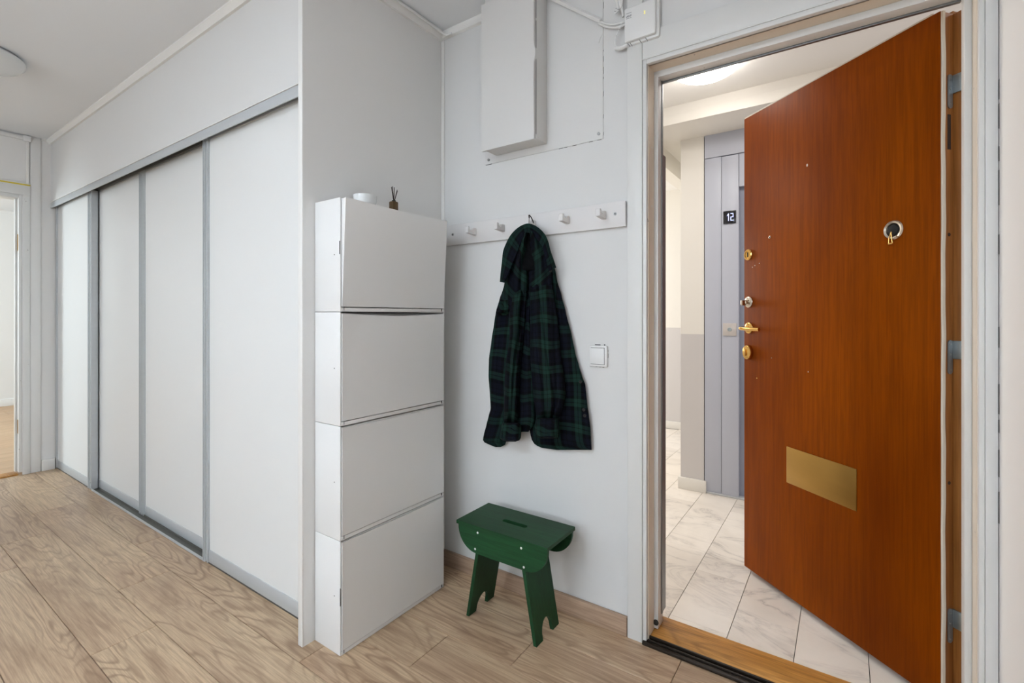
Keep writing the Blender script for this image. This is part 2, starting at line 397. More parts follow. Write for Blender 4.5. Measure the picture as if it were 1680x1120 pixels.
# ------------------------------------------------------------ wardrobe
yf, yr = 1.045, 1.080
rl = thing('wardrobe_top_rail', 'aluminium top rail above the white sliding wardrobe doors', 'rail', (-3.2, UW, 1.96))
box1('fascia', (XF+.002, -1.5815, UW-.002, UW+.004, 1.966, 2.008), M['alu'], rl, .0015)
box1('rail_lip', (XF+.002, -1.5815, UW-.006, UW+.004, 2.008, 2.0115), M['lacq'], rl)
box1('rail_channel', (XF+.002, -1.5815, UW+.004, 1.2, 2.013, 2.03), M['aludark'], rl)
box1('channel_fin', (XF+.002, -1.5815, yf+.026, yf+.030, 1.992, 2.013), M['aludark'], rl)
tr = thing('wardrobe_floor_track', 'aluminium floor track under the sliding wardrobe doors', 'rail', (-3.2, yf, 0))
box1('track_base', (XF+.002, -1.5815, yf+.002, yr+.03, 0, .004), M['aludark'], tr)
for y in (yf-.003, yr-.003, yr+.030): box1('track_rib', (-4.10, -2.475, y, y+.004, 0, .013), M['alu'] if y < 1.06 else M['aludark'], tr, .001)
struct('wall_wardrobe', [(XF, -1.58, 1.62, 1.68, 0, CZ)], M['wall'], 'back of the wardrobe behind its doors')
def sliding_door(x0, x1, y, label, fl=.012, fr=.012, ztop=1.990, zb=.006):
    d = thing('sliding_door', label, 'wardrobe door', ((x0+x1)/2, y, 0), group='white sliding wardrobe doors')
    bm = BM(); bx(bm, x0+fl-.003, x1-fr+.003, y+.006, y+.018, zb+.05, ztop-.004)
    obj('panel', bm, M['panel'], d)
    for a, b in ((x0, x0+fl), (x1-fr, x1)):
        bm = BM(); bx(bm, a, b, y, y+(.0315 if y < 1.06 else .026), zb, ztop, bev=.002)
        # a fine groove lip on the profile
        for q in ((.0, .16), (.42, .56), (.84, 1.)): bx(bm, a+(b-a)*q[0], a+(b-a)*q[1], y-.0045, y+.001, zb, ztop)
        obj('side_profile', bm, M['alu'], d)
    box1('bottom_rail', (x0+fl, x1-fr, y+.002, y+.022, zb, zb+.058), M['alu'], d, .0015)
    box1('top_rail_profile', (x0+fl, x1-fr, y+.003, y+.022, ztop-.012, ztop), M['alu'], d, .001)
    return d
sliding_door(-2.492, -1.5835, yf, 'widest-looking white wardrobe door, nearest the shoe cabinets', .05, .006)
sliding_door(-4.925, -4.10, yf, 'white front-track wardrobe door in the far corner', .014, .075)
sliding_door(-3.351, -2.4615, yr, 'white recessed wardrobe door just left of the nearest one', .034, .03, 1.998)
sliding_door(-4.24, -3.353, yr, 'white recessed wardrobe door next to the far corner door', .03, .034, 1.998)
b = BM(); lathe(b, [(.006, -.001), (.005, .001)], (-4.137, yf-.0005, .045), 'y', 16)
o = obj('lock_hole', b, M['dot'], [q for q in bpy.data.objects if q.name == 'sliding_door.001'][0])

# ------------------------------------------------------------ shoe cabinets (four stacked)
CXF, CY0, CY1, CH = -1.408, 1.014, 1.527, .39
labels = ['white plastic shoe cabinet on the floor, lowest of the stack', 'white plastic shoe cabinet second from the floor',
          'white plastic shoe cabinet third from the floor, under the topmost one', 'topmost white shoe cabinet of the stack, its flap leaning open']
def front_bm(z0, z1, tilt, sag):
    """flap: thin shell, closed at the bottom, its upper edge sagging and bowing"""
    bm = BM(); ny, nz = 24, 16; g = {}
    ya, yb = CY0+.0055, CY1-.0035
    for s in (0, 1):
        for i in range(ny+1):
            for j in range(nz+1):
                u, v = i/ny, j/nz
                bow = math.sin(math.pi*u)
                z = z0+(z1-z0)*v-sag*bow*(v**6)
                x = CXF-.0035*bow*(v**3)*(1 if tilt < .005 else .3)+tilt*v+.0035
                if s: x -= .004
                g[s, i, j] = bm.verts.new((x, ya+(yb-ya)*u, z))
    for i in range(ny):
        for j in range(nz):
            f = bm.faces.new((g[0, i, j], g[0, i+1, j], g[0, i+1, j+1], g[0, i, j+1])); f.smooth = True
            f = bm.faces.new((g[1, i, j], g[1, i, j+1], g[1, i+1, j+1], g[1, i+1, j])); f.smooth = True
    for i in range(ny):
        bm.faces.new((g[0, i, 0], g[1, i, 0], g[1, i+1, 0], g[0, i+1, 0])); bm.faces.new((g[0, i, nz], g[0, i+1, nz], g[1, i+1, nz], g[1, i, nz]))
    for j in range(nz):
        bm.faces.new((g[0, 0, j], g[0, 0, j+1], g[1, 0, j+1], g[1, 0, j])); bm.faces.new((g[0, ny, j], g[1, ny, j], g[1, ny, j+1], g[0, ny, j+1]))
    bmesh.ops.recalc_face_normals(bm, faces=bm.faces)
    return bm
for k in range(4):
    z0 = k*CH+.0008; z1 = (k+1)*CH-.0008
    c = thing('shoe_cabinet', labels[k], 'shoe cabinet', ((XC+CXF)/2, (CY0+CY1)/2, z0), group='stacked white shoe cabinets')
    bm = BM(); xb = XC+.002
    bx(bm, xb, CXF, CY0, CY0+.004, z0, z1, bev=.001)             # side plates
    bx(bm, xb, CXF, CY1-.004, CY1, z0, z1, bev=.001)
    bx(bm, xb, xb+.004, CY0+.004, CY1-.004, z0, z1)              # back
    bx(bm, xb, CXF-.006, CY0+.004, CY1-.004, z0, z0+.004)
    if k != 2: bx(bm, xb, CXF-.006, CY0+.004, CY1-.004, z1-.012, z1-.004)
    else: bx(bm, xb, CXF-.045, CY0+.004, CY1-.004, z1-.012, z1-.004)
    obj('body', bm, M['plastic'], c)
    box1('bottom_lip', (CXF-.006, CXF+.001, CY0+.004, CY1-.002, z0, z0+.0135), M['plastic'], c, .0012)
    for yy in (CY0+.012, CY1-.016): box1('lip_notch', (CXF+.0008, CXF+.0026, yy, yy+.003, z0+.004, z0+.018), M['gap'] if yy > 1.2 else M['print'], c)
    o = obj('flap', front_bm(z0+.0165, z1-(.002 if k == 3 else .0045), (.020 if k == 3 else .0), (.004, .0045, .0085, .003)[k]), M['plastic'], c)
    if k == 3:
        b = BM(); v = [(CXF-.03, z0+.02), (CXF+.002, z0+.02), (CXF+.0195, z1-.003), (CXF-.02, z1-.004)]
        obj('flap_side', prism(BM(), v, 'y', CY0+.0062, CY0+.0085), M['plastic'], c); obj('flap_side', prism(BM(), v, 'y', CY1-.0085, CY1-.0062), M['plastic'], c); b.free()
    b = BM(); lathe(b, [(.002, -.0003), (.0018, .0006)], (CXF-.032, CY0-.0003, z0+.195), 'y', 10)
    obj('pin_hole', b, M['dot'], c)
    if k == 3: box1('pivot_slot', (CXF-.0045, CXF-.0005, CY0-.0006, CY0+.001, z0+.195, z0+.24), M['gap'], c)
    if k == 0: box1('pivot_slot', (CXF-.001, CXF+.001, CY0-.0006, CY0+.001, z0+.17, z0+.23), M['gap'], c)

TZ = 4*CH-.0028
b = BM(); lathe(b, [(.020, 0), (.022, .003), (.034, .010), (.041, .026), (.043, .048), (.0435, .050), (.041, .050), (.038, .030), (.029, .014), (.004, .008)], (-1.485, 1.178, TZ), 'z', 48)
tag(obj('bowl', b, M['ceramic']), 'small white bowl on top of the shoe cabinets', 'bowl')
df = thing('reed_diffuser', 'small brown reed diffuser on top of the shoe cabinets', 'diffuser', (-1.485, 1.318, TZ))
box1('bottle', (-1.498, -1.472, 1.304, 1.332, TZ, TZ+.056), M['amber'], df, .004)
b = BM(); lathe(b, [(.008, TZ+.055), (.008, TZ+.061), (.0065, TZ+.061), (.0065, TZ+.056)], (-1.485, 1.319, 0), 'z', 20); obj('neck', b, M['gap'], df)
for dx, dy, h in ((.006, .012, .105), (-.006, .008, .108), (.002, -.014, .112), (.012, -.008, .11), (-.004, -.003, .117), (.0, .018, .102)):
    obj('reed', tube(BM(), [(-1.485, 1.319, TZ+.05), (-1.485+dx, 1.319+dy, TZ+h)], .0015, 6), M['reed'], df)

# ------------------------------------------------------------ boxed-in duct, access panel
ap = thing('access_panel', 'thin white sheet panel screwed to the coat wall behind the boxing', 'panel', (-1.02, YB, 1.817))
box1('sheet', (-1.295, -.741, YB-.004, YB, 1.817, CZ-.03), M['wallB'], ap, .001)
for p in ((-1.275, 1.835), (-.757, 1.838), (-.757, 2.40)):
    b = BM(); lathe(b, [(.006, -.0005), (.005, .0035), (.002, .0036)], (p[0], YB-.0075, p[1]), 'y', 14); obj('screw', b, M['screw'], ap)
# crack lines of old paint along the sheet's edge (real little gaps)
bm = BM(); z = 1.83
while z < 2.43:
    h = random.uniform(.004, .03)
    if random.random() < .42: bx(bm, -.7409, -.7400, YB-.0012, YB-.0002, z, z+h)
    z += h+random.uniform(.004, .03)
for x in (-.93, -.905, -.87, -.80, -.765): bx(bm, x, x+random.uniform(.008, .022), YB-.0012, YB-.0002, 1.8158, 1.817)
bx(bm, -1.294, -1.262, YB-.0022, YB-.0002, 1.8156, 1.817)
o = obj('paint_crack', bm, M['dot'], ap); o['kind'] = 'stuff'
dc = thing('boxed_duct', 'tall white box mounted high on the coat wall', 'box', (-1.11, 1.63, 1.84))
bm = BM(); bx(bm, -1.236, -.983, 1.592, YB-.004, 1.846, CZ-.001, bev=.0015); obj('casing_box', bm, M['duct'], dc)
# front cover: warped along its right edge
bm = BM(); prof = [(1.840, 0), (1.87, .0015), (1.95, .0005), (2.06, .0), (2.135, .001), (2.155, .006), (2.165, .0075), (2.185, .0075), (2.2, .003), (2.22, .001), (2.35, .0), (CZ-.026, .0)]
for s, yy in ((0, 1.578), (1, 1.590)):
    pass
L = [[bm.verts.new((-1.244, yy, z)) for z, _ in prof] for yy in (1.578, 1.590)]
R = [[bm.verts.new((-.9855-.002+dx, yy, z)) for z, dx in prof] for yy in (1.578, 1.590)]
n = len(prof)
for i in range(n-1):
    bm.faces.new((L[0][i], R[0][i], R[0][i+1], L[0][i+1])); bm.faces.new((L[1][i], L[1][i+1], R[1][i+1], R[1][i]))
    bm.faces.new((R[0][i], R[1][i], R[1][i+1], R[0][i+1])); bm.faces.new((L[0][i], L[0][i+1], L[1][i+1], L[1][i]))
bm.faces.new((L[0][0], L[1][0], R[1][0], R[0][0])); bm.faces.new((L[0][-1], R[0][-1], R[1][-1], L[1][-1]))
bmesh.ops.recalc_face_normals(bm, faces=bm.faces)
obj('cover', bm, M['duct'], dc)
bm = BM()
for (a, c_, w_) in ((1.86, 2.0, .0016), (2.0, 2.12, .0020), (2.12, 2.155, .0014), (2.165, 2.18, .0036), (2.19, 2.30, .0018), (2.31, 2.44, .0016)): bx(bm, -.9835, -.9835+.0012, 1.5885, 1.5885+w_, a, c_)
o = obj('seam_gap', bm, M['dot'], dc); o['kind'] = 'stuff'

# ------------------------------------------------------------ coat rack
rk = thing('coat_rack', 'long white wall board with five white wooden hooks', 'coat rack', (-1.09, YB, 1.48))
box1('board', (-1.520, -.649, 1.660, YB, 1.479, 1.572), M['rack'], rk, .002)
HX = (-1.345, -1.190, -1.036, -.883, -.731)
for x in HX:
    pts = [(1.660, 1.512), (1.604, 1.516), (1.604, 1.543), (1.614, 1.543), (1.620, 1.530), (1.634, 1.528), (1.642, 1.541), (1.660, 1.541)]
    bm = prism(BM(), pts, 'x', x-.0085, x+.0085)
    bmesh.ops.bevel(bm, geom=list(bm.edges), offset=.001, segments=1, affect='EDGES')
    obj('hook', bm, M['rack'], rk)
for x in (-1.475, -.688):
    b = BM(); lathe(b, [(.0065, .0005), (.0055, -.0015), (.002, -.0016)], (x, 1.6598, 1.528), 'y', 16); obj('screw', b, M['screw'], rk)
    b = BM(); lathe(b, [(.0028, 0), (.0024, -.0008)], (x, 1.6583, 1.528), 'y', 8); obj('screw_socket', b, M['dot'], [q for q in rk.children if q.name.startswith('screw')][-1])

# ------------------------------------------------------------ plaid jacket
ys, yc = math.sin(YAW), math.cos(YAW)
def z7(X, Y, y):
    px, py = 760+X/2.8, 360+Y/2.8
    u, v = (px-840)/790, (518-py)/790
    d = (u*yc-ys, u*ys+yc, v); t = y/d[1]
    return d[0]*t, 1.156+d[2]*t
def interp(rows, Y):
    for (a, b) in zip(rows, rows[1:]):
        if a[0] <= Y <= b[0]:
            t = (Y-a[0])/max(1e-6, b[0]-a[0]); t2 = t*t*(3-2*t)*.35+t*.65
            return a[1]+(b[1]-a[1])*t2, a[2]+(b[2]-a[2])*t2
    return rows[-1][1:]
jk = thing('jacket', 'dark green and navy plaid shirt jacket hanging from the middle hook', 'jacket', (-1.04, 1.63, .88))
def layer(name, rows, yref, y0, bulge, folds=(), nu=26, nv=70, uo=0., vo=0., shear=0., closed=True, swing=0., mat='plaid', power=.55, crown=0., ydrift=0., ripple=.0025, er=14):
    """a soft cloth piece: silhouette rows (Y, Xleft, Xright) in jacket space; front bulges away from the wall by `bulge`"""
    bm = BM(); uvl = bm.loops.layers.uv.new('UVMap'); F, B = {}, {}; UV = {}
    Ya, Yb = rows[0][0], rows[-1][0]
    for j in range(nv+1):
        t = j/nv; Y = Ya+(Yb-Ya)*t; xl, xr = interp(rows, Y)
        for i in range(nu+1):
            u = i/nu
            e = max(0, math.sin(math.pi*u))**power
            endt = min(1, min(t, 1-t)*er+.25) if closed else 1
            y = y0-bulge*e*endt*(1+crown*(t-.5))+ydrift*t
            for (c0, wd, am, sl_, ph) in folds:
                cc = c0+sl_*(t-.5); g = math.exp(-((u-cc)/wd)**2)
                y += am*g*e
            y += ripple*math.sin(9*t+5*u+ph0)*e+ripple*.7*math.sin(23*t-11*u+ph0*2)*e
            x, z = z7(xl+(xr-xl)*u, Y, y)
            yb2 = y0+.002+ydrift*t; x2, z2 = z7(xl+(xr-xl)*u, Y, yb2)
            F[i, j] = bm.verts.new((x, y, z)); B[i, j] = bm.verts.new((x2, yb2, z2))
            x, z = z7(xl+(xr-xl)*u, Y, yref)
            xm, zm = z7((xl+xr)/2, Y, yref)
            UV[i, j] = (x-xm*swing+uo, z+vo+shear*(x-xm)+.004*math.sin(8*t+6*u))
    def face(vs, ks):
        f = bm.faces.new(vs); f.smooth = True
        for lp, k in zip(f.loops, ks): lp[uvl].uv = UV[k]
    for i in range(nu):
        for j in range(nv):
            ks = [(i, j), (i, j+1), (i+1, j+1), (i+1, j)]
            face([F[k] for k in ks], ks); face([B[k] for k in ks][::-1], ks[::-1])
    for j in range(nv):
        for i in (0, nu):
            ks = [(i, j), (i, j+1)]; vs = [F[ks[0]], F[ks[1]], B[ks[1]], B[ks[0]]]; face(vs, [ks[0], ks[1], ks[1], ks[0]])
    for i in range(nu):
        for j in (0, nv):
            ks = [(i, j), (i+1, j)]; vs = [F[ks[0]], F[ks[1]], B[ks[1]], B[ks[0]]]; face(vs, [ks[0], ks[1], ks[1], ks[0]])
    bmesh.ops.recalc_face_normals(bm, faces=bm.faces)
    return obj(name, bm, M[mat], jk)
ph0 = 0.3
# rear body: left front panel, centre back, right front panel
layer('left_body_panel', [(300, 195, 300), (360, 168, 300), (425, 150, 300), (460, 144, 290), (560, 129, 285), (640, 118, 275), (720, 116, 265), (800, 122, 262), (868, 126, 258), (905, 116, 240), (940, 107, 235), (990, 94, 215), (1012, 90, 200), (1024, 98, 196), (1036, 124, 192), (1045, 148, 172)], 1.63, 1.655, .022, ((.35, .12, .012, .1, 0), (.7, .1, -.008, -.1, 0)), uo=.03, vo=.052, swing=.9)
ph0 = 1.7
layer('back_panel', [(300, 215, 320), (500, 225, 320), (700, 235, 320), (860, 240, 318), (930, 245, 308), (965, 246, 304), (975, 255, 300)], 1.63, 1.655, .02, ((.5, .1, .01, 0, 0),), uo=.06, swing=.6)
ph0 = 2.6
layer('right_body_panel', [(190, 350, 404), (212, 370, 414), (235, 390, 424), (280, 392, 431), (350, 370, 452), (420, 350, 470), (540, 320, 500), (610, 315, 514), (670, 312, 531), (715, 310, 545), (760, 308, 561), (850, 304, 570), (900, 303, 577), (960, 304, 585), (985, 308, 586), (1010, 314, 587), (1030, 326, 588), (1044, 346, 589), (1052, 372, 590), (1058, 430, 590)], 1.63, 1.656, .022, ((.55, .10, .010, .2, 0), (.8, .06, -.006, .1, 0), (.3, .09, .008, .1, 0)), nu=34, uo=-.035, vo=.036, swing=.55, nv=90)
# shoulders gathered on the hook
ph0 = .9
layer('left_shoulder', [(35, 286, 300), (70, 266, 300), (100, 246, 300), (150, 226, 300), (200, 206, 300), (250, 196, 300), (300, 188, 300), (350, 174, 298), (400, 158, 296), (440, 150, 292)], 1.59, 1.650, .060, ((.75, .15, .016, -.3, 0), (.3, .12, .012, .2, 0)), shear=.75, uo=.02, crown=-.4)
layer('right_shoulder', [(35, 296, 312), (60, 294, 340), (100, 294, 366), (150, 296, 386), (200, 296, 400), (250, 298, 412), (300, 300, 412), (340, 302, 410)], 1.59, 1.650, .062, ((.25, .14, .016, .2, 0), (.75, .12, .010, .1, 0)), shear=-.6, uo=.05, vo=.03, crown=-.4)
# sleeves
ph0 = 2.2
layer('left_sleeve', [(318, 232, 296), (345, 218, 296), (420, 209, 292), (520, 213, 284), (580, 206, 276), (650, 196, 268), (740, 190, 262), (800, 188, 260), (870, 188, 256), (910, 184, 254), (938, 182, 256)], 1.575, 1.640, .070, ((.62, .12, .022, -.25, 0), (.25, .10, .012, .3, 0), (.85, .06, .012, .1, 0)), uo=.045, vo=.008, swing=.8, shear=.05)
layer('right_sleeve', [(290, 306, 410), (330, 300, 414), (400, 302, 426), (470, 303, 436), (520, 303, 441), (600, 304, 448), (660, 306, 456), (740, 311, 467), (800, 318, 470), (850, 326, 464), (890, 333, 450), (916, 334, 442)], 1.57, 1.640, .076, ((.28, .08, .020, .25, 0), (.80, .07, .016, -.25, 0), (.55, .05, .008, .3, 0)), uo=.012, vo=0, swing=.6, shear=-.03, nu=34)
ph0 = .2
layer('left_cuff', [(932, 182, 258), (945, 176, 268), (985, 170, 266), (1004, 168, 264), (1014, 180, 258), (1020, 200, 240)], 1.57, 1.632, .062, (), nv=16, power=.32, er=40, uo=.07, vo=.06, swing=.9)
layer('right_cuff', [(912, 334, 441), (930, 331, 441), (965, 330, 439), (990, 334, 437), (1002, 345, 434), (1006, 358, 430)], 1.565, 1.632, .068, (), nv=16, power=.32, er=40, uo=.06, vo=-.045, swing=.9)
# sleeve hollow between the two sleeves
layer('middle_fold', [(330, 288, 310), (450, 280, 312), (550, 268, 316), (650, 258, 318), (750, 250, 325), (850, 248, 332), (920, 246, 334), (955, 247, 318), (972, 262, 300)], 1.60, 1.640, .028, ((.5, .2, .01, 0, 0),), uo=.08, vo=.03, swing=.9)
# pocket flap and collar
ph0 = 1.1
layer('pocket_flap', [(368, 168, 214), (390, 160, 212), (415, 152, 206), (430, 149, 190)], 1.59, 1.616, .012, (), nv=12, uo=.01, vo=.04, shear=.4)
def ribbon(name, outer, inner, yo, yi, n=60, uo=0.):
    """collar: band between an outer and inner outline (jacket space), with thickness"""
    bm = BM(); uvl = bm.loops.layers.uv.new('UVMap')
    def res(pts):
        P = spline([(p[0], p[1], 0) for p in pts], 10); L = [0]
        for a, b in zip(P, P[1:]): L.append(L[-1]+(b-a).length)
        out = []
        for k in range(n+1):
            s = L[-1]*k/n; i = max(0, min(len(P)-2, next((q for q in range(len(L)-1) if L[q+1] >= s-1e-9), len(P)-2)))
            t = (s-L[i])/max(1e-9, L[i+1]-L[i]); out.append(P[i].lerp(P[i+1], t))
        return out, L[-1]
    O, lo = res(outer); I, _ = res(inner); m = 8; V = {}; U = {}
    for k in range(n+1):
        for q in range(m+1):
            t = q/m; p = O[k].lerp(I[k], t)
            y = yo(k/n)+(yi(k/n)-yo(k/n))*t-.006*math.sin(math.pi*t)
            x, z = z7(p.x, p.y, y)
            V[k, q, 0] = bm.verts.new((x, y, z)); V[k, q, 1] = bm.verts.new((x, y+.004, z)); U[k, q] = (lo/2.8*.00245*k/n+uo, t*.07)
    def F(ks, side):
        f = bm.faces.new([V[a, b, s] for (a, b), s in zip(ks, side)]); f.smooth = True
        for lp, k in zip(f.loops, ks): lp[uvl].uv = U[k]
    for k in range(n):
        for q in range(m):
            ks = [(k, q), (k, q+1), (k+1, q+1), (k+1, q)]; F(ks, [0]*4); F(ks[::-1], [1]*4)
        for q in (0, m): F([(k, q), (k+1, q), (k+1, q), (k, q)], [0, 0, 1, 1])
    for k in (0, n):
        for q in range(m): F([(k, q), (k, q+1), (k, q+1), (k, q)], [0, 0, 1, 1])
    bmesh.ops.recalc_face_normals(bm, faces=bm.faces)
    return obj(name, bm, M['plaid'], jk)
outer = [(168, 286), (172, 240), (178, 190), (183, 145), (200, 102), (220, 68), (250, 38), (285, 20), (312, 20), (345, 38), (372, 66), (388, 100), (398, 140), (412, 180), (425, 220)]
inner = [(186, 290), (208, 245), (226, 200), (243, 160), (256, 125), (268, 96), (279, 74), (289, 62), (302, 60), (322, 74), (345, 98), (362, 125), (372, 155), (382, 190), (392, 236)]
ribbon('collar', outer, inner, lambda t: 1.612-.020*math.sin(math.pi*t), lambda t: 1.582+.0*t, uo=.02)
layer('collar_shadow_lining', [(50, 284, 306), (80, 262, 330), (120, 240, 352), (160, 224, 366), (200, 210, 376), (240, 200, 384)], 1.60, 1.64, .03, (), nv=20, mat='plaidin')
b = tube(BM(), spline([(-1.049, 1.640, 1.528), (-1.042, 1.632, 1.548), (-1.036, 1.622, 1.558), (-1.031, 1.632, 1.548), (-1.026, 1.640, 1.528)]), .0022, 8)
obj('hanging_loop', b, M['black'], jk)
for (X, Y) in ((549, 875), (554, 902), (534, 746), (407, 236)):
    x, z = z7(X, Y, 1.605)
    b = BM(); lathe(b, [(.0058, 0), (.0062, -.0016), (.005, -.0026), (.0035, -.0018)], (x, 1.614 if Y > 300 else 1.598, z), 'y', 18); obj('button', b, M['gap'], jk)

# ------------------------------------------------------------ light switch
sw = thing('light_switch', 'square white rocker light switch on the coat wall', 'light switch', (-.755, YB, 1.0))
box1('frame', (-.793, -.722, 1.663, YB-.0005, .966, 1.045), M['plastic'], sw, .003)
box1('rocker', (-.785, -.732, 1.6585, 1.666, .976, 1.036), M['plastic'], sw, .0015)
box1('rocker_gap', (-.786, -.731, 1.6625, 1.6635, .9745, 1.0375), M['dot'], sw)
bm = BM()
for (a, c_, d_, e_) in ((-.775, -.752, 1.0455, 1.0485), (-.738, -.733, 1.0455, 1.0495), (-.7215, -.7203, 1.00, 1.016), (-.7215, -.7207, 1.022, 1.03), (-.772, -.766, .964, .9655), (-.757, -.748, .9637, .9655), (-.744, -.737, .9632, .9655)): bx(bm, a, c_, YB-.0012, YB-.0002, d_, e_)
o = obj('paint_crack', bm, M['dot'], sw); o['kind'] = 'stuff'

# ------------------------------------------------------------ router box and cables
rt = thing('network_box', 'white wall-mounted network box with two yellow lights above the door casing', 'router', (-.585, YB-.01, 2.12))
box1('back_shell', (-.650, -.524, 1.652, YB-.001, 2.120, 2.255), M['plastic'], rt, .008)
box1('front_cover', (-.646, -.533, 1.638, 1.655, 2.128, 2.249), M['plastic'], rt, .007)
for z in (2.2135, 2.2065): 
    b = BM(); lathe(b, [(.0016, 0), (.0014, -.0006)], (-.5705, 1.6378, z), 'y', 10); obj('indicator_light', b, M['led'], rt)
bm = BM()
for z in (2.2265, 2.2085): bx(bm, -.6375, -.618, 1.6374, 1.6382, z, z+.0012)
for i in range(6): bx(bm, -.637+i*.0032, -.637+i*.0032+.0022, 1.6374, 1.6382, 2.2125+(i % 2)*.002, 2.2175+(i % 3)*.0015)
obj('printed_label', bm, M['print'], rt)
for x in (-.632, -.624, -.590, -.568): box1('vent_groove', (x, x+.0012, 1.6385, 1.668, 2.1192, 2.1215), M['print'], rt)
box1('shadow_gap', (-.640, -.606, 1.6725, YB-.0002, 2.1165, 2.1195), M['dot'], rt)
def cable(name, pts, r, label, mat='plastic'):
    tag(obj(name, tube(BM(), spline(pts, 8), r, 8), M[mat]), label, 'cable', 'white cables round the network box')
bm = tube(BM(), [(-.975, YB-.0145, 2.432), (-.745, YB-.0145, 2.252)], .009, 4)
tag(obj('cable_duct', bm, M['plastic']), 'white cable channel running diagonally from the wall box down', 'cable duct')
cable('network_cable', [(-.75, 1.664, 2.252), (-.72, 1.66, 2.232), (-.69, 1.655, 2.218), (-.662, 1.655, 2.214), (-.648, 1.66, 2.215)], .0045, 'upper white cable entering the network box from the left')
cable('network_cable', [(-.755, 1.664, 2.246), (-.72, 1.662, 2.222), (-.685, 1.655, 2.204), (-.660, 1.655, 2.202), (-.648, 1.66, 2.206)], .004, 'lower white cable entering the network box from the left')
cable('network_cable', [(-.66, 1.655, 2.21), (-.672, 1.652, 2.185), (-.684, 1.652, 2.158), (-.682, 1.652, 2.135), (-.662, 1.655, 2.124), (-.636, 1.662, 2.130)], .0032, 'thin white cable looping below the left of the network box')
cable('network_cable', [(-.656, 1.66, 2.235), (-.660, 1.655, 2.26), (-.668, 1.652, 2.30), (-.665, 1.655, 2.34), (-.66, 1.664, 2.46)], .005, 'white cable rising from network box to the ceiling')
b = tube(BM(), spline([(-.69, 1.66, 2.32), (-.676, 1.652, 2.28), (-.684, 1.65, 2.256), (-.672, 1.65, 2.262), (-.676, 1.652, 2.30), (-.664, 1.655, 2.33), (-.660, 1.652, 2.285), (-.664, 1.65, 2.262)]), .004, 8)
tag(obj('cable_bundle', b, M['plastic']), 'small bundle of white cable ends above left of network box', 'cable')
cable('network_cable', [(-.745, 1.67, 2.205), (-.752, 1.668, 2.19), (-.757, 1.668, 2.178)], .0012, 'hair-thin wire end hanging beside the access panel edge')
b = BM(); tube(b, spline([(-.684, 1.655, 2.128), (-.664, 1.652, 2.121), (-.640, 1.655, 2.127)]), .0075, 10)
tag(obj('cable_plug', b, M['plastic']), 'white plug at lower left corner of the network box', 'plug')

# ------------------------------------------------------------ entrance door frame
d1 = thing('door_1', 'white painted frame of the entrance door', 'door frame', (-.15, 1.75, 0), kind='structure')
YC = 1.661
box1('casing', (-.642, -.588, YC, YB, 0, 2.40), M['casing'], d1, .0015)             # left, runs up behind the network box
box1('casing', (.290, XD-.0015, YC, YB, 0, CZ-.03), M['casing'], d1, .0015)               # right
box1('head_casing', (-.587, .290, YC+.002, YB, 2.062, 2.155), M['casing'], d1, .0015)
box1('head_casing_lip', (-.587, .290, YC-.002, YB-.001, 2.058, 2.0625), M['casing'], d1, .001)
for a, c_ in ((-.586, -.5725), (.2785, .2895)): box1('frame_bead', (a, c_, YC+.001, YB+.01, .012 if a < 0 else 0, 2.058), M['casing'], d1, .0015)
box1('head_bead', (-.5725, .2785, YC+.001, YB+.01, 2.042, 2.058), M['casing'], d1, .0015)
box1('jamb', (-.5745, -.5695, YB+.004, 1.838, .01, 2.045), M['cream'], d1)
box1('jamb', (.2775, .2825, YB+.004, 1.838, .01, 2.045), M['cream'], d1)
box1('head_jamb', (-.5745, .2825, YB+.004, 1.838, 2.042, 2.062), M['cream'], d1)
box1('door_stop', (-.5695, -.5545, 1.735, 1.790, .022, 2.022), M['casing'], d1, .0015)
box1('door_stop', (.2625, .2775, 1.735, 1.775, .0, 2.022), M['casing'], d1, .0015)
box1('head_stop', (-.5695, .2775, 1.735, 1.790, 2.020, 2.042), M['casing'], d1, .0015)
box1('gasket', (-.5545, -.5505, 1.770, 1.782, .06, 2.02), M['greysteel'], d1, .001)
box1('head_gasket', (-.5545, .2625, 1.776, 1.788, 2.014, 2.0205), M['greysteel'], d1, .001)
box1('strike_strip', (-.5700, -.5585, 1.792, 1.838, .05, 1.76), M['greysteel'], d1)
b = BM(); lathe(b, [(.010, 0), (.010, -.003), (.006, -.004)], (-.562, 1.7345, .045), 'y', 16); obj('stop_screw_hole', b, M['dot'], d1)
for z in (1.76, 1.55): 
    b = BM(); lathe(b, [(.003, 0), (.003, .001)], (-.5695, 1.71, z), 'x', 10); obj('frame_plug', b, M['casing'], d1)
bm = BM(); z = .30
while z < 2.1:
    h = random.uniform(.02, .09)
    if random.random() < .55: bx(bm, XD-.0016, XD-.0002, YC-.0012, YC+.001, z, z+h)
    z += h+random.uniform(.01, .08)
o = obj('paint_crack', bm, M['dot'], d1); o['kind'] = 'stuff'
th = thing('threshold', 'worn oak threshold with a dark strip under the entrance door', 'threshold', (-.15, 1.75, 0))
bm = prism(BM(), [(1.690, -.01), (1.690, .016), (1.70, .019), (1.80, .020), (1.808, .014), (1.838, .012), (1.838, -.01)], 'x', -.5685, .2765); obj('sill_board', bm, M['sill'], th, org=(-.5, 1.7, 0))
bm = BM(); bx(bm, -.586, .289, 1.664, 1.689, -.01, .006); bx(bm, -.5695, .277, 1.668, 1.672, .006, .018, bev=.001); bx(bm, -.5695, .277, 1.683, 1.689, .006, .022, bev=.001); bx(bm, -.586, .289, 1.652, 1.668, 0, .012, bev=.003)
obj('floor_strip', bm, M['blackrail'], th)

